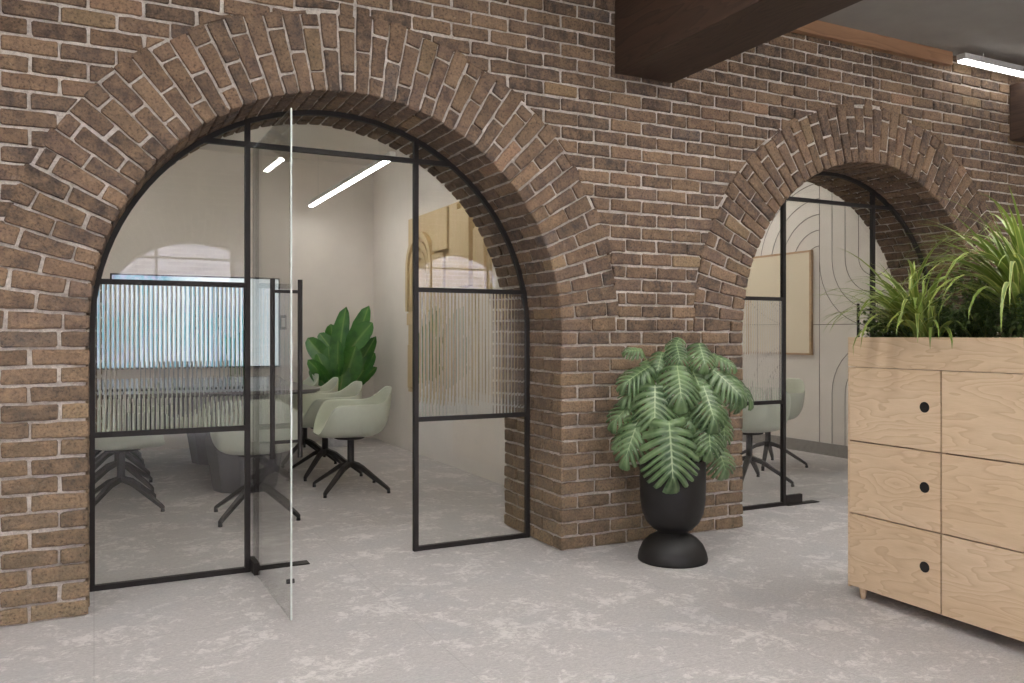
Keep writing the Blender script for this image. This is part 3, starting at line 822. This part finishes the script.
# ---------------------------------------------------------------- monstera
def monstera_leaf(parent, base, tip, width, nrm, mat, name='leaf', fingers=8, droop=.25):
    width *= 1.04
    """base, tip world-ish; leaf lies in plane of (tip-base) and nrm"""
    base, tip = Vector(base), Vector(tip); ax = tip-base; L = ax.length; ax.normalize()
    n = Vector(nrm); n = (n-ax*n.dot(ax)).normalized(); sd = ax.cross(n); mb = MB(); ve = []; hw = width/2
    rnd = R_
    def prof(t):           # half width at t along rib, heart shaped
        return hw*(max(0, math.sin(PI*min(1, (t*.90+.13)))**.62) if t > 0 else .5)
    def P(t, u):           # t along, u -1..1 across
        k_ = min(1, t/.45); tt = t+abs(u)**1.15*(-.16*(1-k_)+.40*k_*(1-.35*t))
        w = prof(t)*u
        z = -droop*L*(t**2)*.55-abs(u)**1.6*hw*.34-abs(u)**4*hw*.18+.05*hw*math.sin(abs(u)*PI)+.012*math.sin(t*25)*abs(u)*L
        return base+ax*(tt*L*.86)+sd*w+n*z
    nf = fingers; US = [0,.05,.18,.34,.5,.66,.82,1]; nu = 7
    for s in (-1, 1):
        for f in range(nf):
            t0, t1 = f/nf, (f+1)/nf
            rows = 4; vs = []; o = len(mb.v)
            gap = .38
            for j in range(nu+1):
                u = US[j]
                g = gap*max(0, (u-.30)/.70)**.5 if u > .30 else 0
                if u >= .99: g += .16
                for i in range(rows+1):
                    q = i/rows; tm = (t0+t1)/2; h = (t1-t0)/2*(1-g)
                    # the centre of a finger sits slightly forward of its edges
                    t = tm+(2*q-1)*h; p = P(t, s*u); p = p-n*(abs(2*q-1)**2)*hw*.09*u
                    if u > .9: p -= ax*abs(2*q-1)*L*.015
                    vs.append(p); ve.append(1.0 if j == 0 else (.75 if j == 1 and i == rows//2 else .35 if i == rows//2 and u < .9 else 0))
            k = rows+1
            fs = [(j*k+i, (j+1)*k+i, (j+1)*k+i+1, j*k+i+1) if s > 0 else (j*k+i, j*k+i+1, (j+1)*k+i+1, (j+1)*k+i) for j in range(nu) for i in range(rows)]
            mb.add(vs, fs)
    # pointed end
    vs = [P(1,0), P(.97,.35), P(.97,-.35), base+ax*L-n*droop*L*.55]; mb.add(vs, [(0,1,3),(0,3,2)]); ve += [1,0,0,0]
    o = mb.build(name, mat, parent, smooth=True); set_vein(o, ve); return o
mp = thing('potted_monstera', 'split-leaf monstera in a black goblet-shaped pot against the brick pier', 'potted plant', (0,0,0))
PC = Vector((2.765, 3.58, 0))
m = MB(); m.lathe([(.183,.001),(.185,.012),(.178,.045),(.160,.085),(.128,.118),(.090,.140),(.078,.148),(.080,.156),(.105,.168),(.140,.205),(.162,.255),(.172,.32),(.175,.40),(.175,.535),(.163,.535),(.160,.505)], 56, c=PC); m.build('pot', MT['pot'], mp, smooth=True)
m = MB(); m.lathe([(.158,.50),(.160,.508),(.05,.515)], 30, c=PC); m.build('soil', MT['soil'], mp)
LV = [ # base px, tip px, width px, depth base, depth tip, fingers
 (669,421,675,489,58,4.22,4.13,9),(655,385,655,430,44,4.34,4.22,8),(677,365,683,402,44,4.40,4.24,8),(703,385,718,424,40,4.40,4.26,8),
 (642,410,622,464,36,4.34,4.26,8),(708,418,712,456,34,4.36,4.26,8),(716,443,729,474,36,4.44,4.36,7),(676,343,681,362,28,4.52,4.42,7),
 (699,343,707,366,30,4.50,4.40,7),(650,366,620,384,30,4.46,4.38,7),(651,381,621,398,26,4.50,4.42,7),(640,394,609,424,32,4.50,4.44,7),
 (712,369,749,398,36,4.50,4.42,8),(726,371,757,402,26,4.62,4.54,7),(686,400,694,428,32,4.42,4.30,7),(642,350,624,350,18,4.60,4.58,6),
 (712,354,738,366,20,4.62,4.56,6),(722,410,727,446,28,4.58,4.52,7),(662,352,657,372,26,4.52,4.44,6),(690,366,704,392,34,4.52,4.40,7),
 (690,430,700,458,26,4.40,4.34,6),(634,425,612,446,20,4.56,4.52,6),(664,398,668,424,30,4.40,4.30,7),(706,372,722,398,28,4.54,4.44,7),
 (650,362,640,390,30,4.54,4.46,7),(730,385,742,410,22,4.60,4.55,6),(680,338,672,350,20,4.60,4.55,6)]
camdir = Vector((-S, -K, 0))
for i, (bx, by, tx, ty, w, d0, d1, nf) in enumerate(LV):
    b, t = at(bx, by, d0), at(tx, ty, d1); c = (b+t)/2-PC
    nrm = camdir*.75+Vector((0,0,.7))+Vector((c.x, c.y, 0))*.6
    monstera_leaf(mp, b, t, w*d0/830, nrm, MT['monstera'], fingers=nf, droop=.18)
    a = R_.uniform(0, 2*PI); s0 = PC+Vector((.05*math.cos(a), .05*math.sin(a), .50)); mid = (s0+b)/2+Vector((0,0,.10))+(b-PC-Vector((0,0,b.z)))*-.12
    m = MB(); pts = [s0*(1-q)**2+mid*2*q*(1-q)+b*q*q for q in [k/8 for k in range(9)]]; m.tube(pts, [.006-.0025*k/8 for k in range(9)], 7); m.build('stem', MT['stem'], mp, smooth=True)
# aerial dark slender leaf low left
# ---------------------------------------------------------------- broad leaved plant in the room corner
bp = thing('potted_broadleaf_plant', 'tall green broad-leaved plant in the back corner of the meeting room', 'potted plant', (2.40, 8.95, 0))
m = MB(); m.lathe([(.15,.0),(.155,.01),(.19,.40),(.175,.40),(.17,.36)], 36); m.build('pot', MT['whitepot'], bp, smooth=False)
m = MB(); m.lathe([(.165,.34),(.165,.355),(.02,.365)], 24); m.build('soil', MT['soil'], bp)
BL = [ # base px,tip px, width px, depth
 (338,372,343,306,15,8.95),(352,362,366,305,15,9.0),(350,350,371,322,17,8.85),(330,366,307,337,14,8.9),(336,356,319,332,11,8.95),(334,350,331,324,12,9.1),
 (344,384,356,346,18,8.75),(348,386,375,336,12,8.85),(352,388,374,352,12,8.8),(330,384,318,352,13,8.8),(334,388,326,346,13,8.85),(328,380,308,360,10,8.8),
 (350,390,376,366,10,8.85),(326,386,310,368,10,8.75),(340,390,346,356,13,8.7),(346,374,362,330,14,8.95),(338,376,337,340,11,8.7)]
for bx, by, tx, ty, w, d in BL:
    b, t = at(bx, by, d), at(tx, ty, d+R_.uniform(-.08,.08)); L = (t-b).length; ax = (t-b).normalized()
    n = (camdir+Vector((R_.uniform(-.6,.6), 0, R_.uniform(-.1,.5)))); n = (n-ax*n.dot(ax)).normalized(); sd = ax.cross(n); hw = w*d/830/2*1.35
    mb = MB(); ve = []; N = 12
    vs = []
    for i in range(N+1):
        q = i/N; ww = hw*(math.sin(PI*(q*.9+.08))**.55 if i < N else .03)
        for u in (-1,-.6,-.15,0,.15,.6,1):
            vs.append(b+ax*L*q+sd*ww*u-n*(q*q*.10*L)+n*(abs(u)*ww*.35)+n*.006*math.sin(q*30)*abs(u)-Vector((2.40,8.95,0)))
            ve.append(.9 if u == 0 else (.15 if abs(u) < .2 else 0))
    fs = [(i*7+j, i*7+j+1, i*7+j+8, i*7+j+7) for i in range(N) for j in range(6)]
    mb.add(vs, fs); lf = mb.build('leaf', MT['banana'], bp, smooth=True); set_vein(lf, ve)
    p0 = Vector((R_.uniform(-.05,.05), R_.uniform(-.05,.05), .35)); e = b-Vector((2.40,8.95,0))
    m = MB(); m.tube([p0, (p0+e)/2+Vector((0,0,.05)), e, e+(t-b)*.3], [.011,.009,.007,.004], 8); m.build('stem', MT['stem'], bp, smooth=True)

# ---------------------------------------------------------------- light
w = bpy.data.worlds.new('world'); bpy.context.scene.world = w; w.use_nodes = True
nt = w.node_tree; bg = nt.nodes['Background']
bg.inputs['Color'].default_value = (.86, .93, 1.0, 1); bg.inputs['Strength'].default_value = 22.0
for c in (1.144-PITCH, 1.144, 1.144+PITCH):
    ld = bpy.data.lights.new('sky_portal', 'AREA'); ld.shape = 'RECTANGLE'; ld.size = 2.31; ld.size_y = 2.4; ld.cycles.is_portal = True
    lo = bpy.data.objects.new('sky_portal', ld); C.objects.link(lo); lo.location = (c, -2.82, 1.2); lo.rotation_euler = (PI/2, 0, PI)
sd = bpy.data.lights.new('sun', 'SUN'); sd.energy = 6; sd.angle = .02; sd.color = (1,.96,.9)
so = bpy.data.objects.new('sun', sd); C.objects.link(so); so.rotation_euler = (math.radians(-42), 0, math.radians(14)); so.location = (0, 3, 9)

sc = bpy.context.scene
sc.view_settings.view_transform = 'Standard'; sc.view_settings.look = 'None'; sc.view_settings.gamma = 1
sc.view_settings.use_curve_mapping = False; sc.view_settings.exposure = 0.0
cy = sc.cycles
cy.max_bounces = 10; cy.diffuse_bounces = 5; cy.glossy_bounces = 4; cy.transmission_bounces = 8; cy.transparent_max_bounces = 16
cy.use_denoising = True; cy.sample_clamp_indirect = 6; cy.caustics_reflective = False; cy.caustics_refractive = True
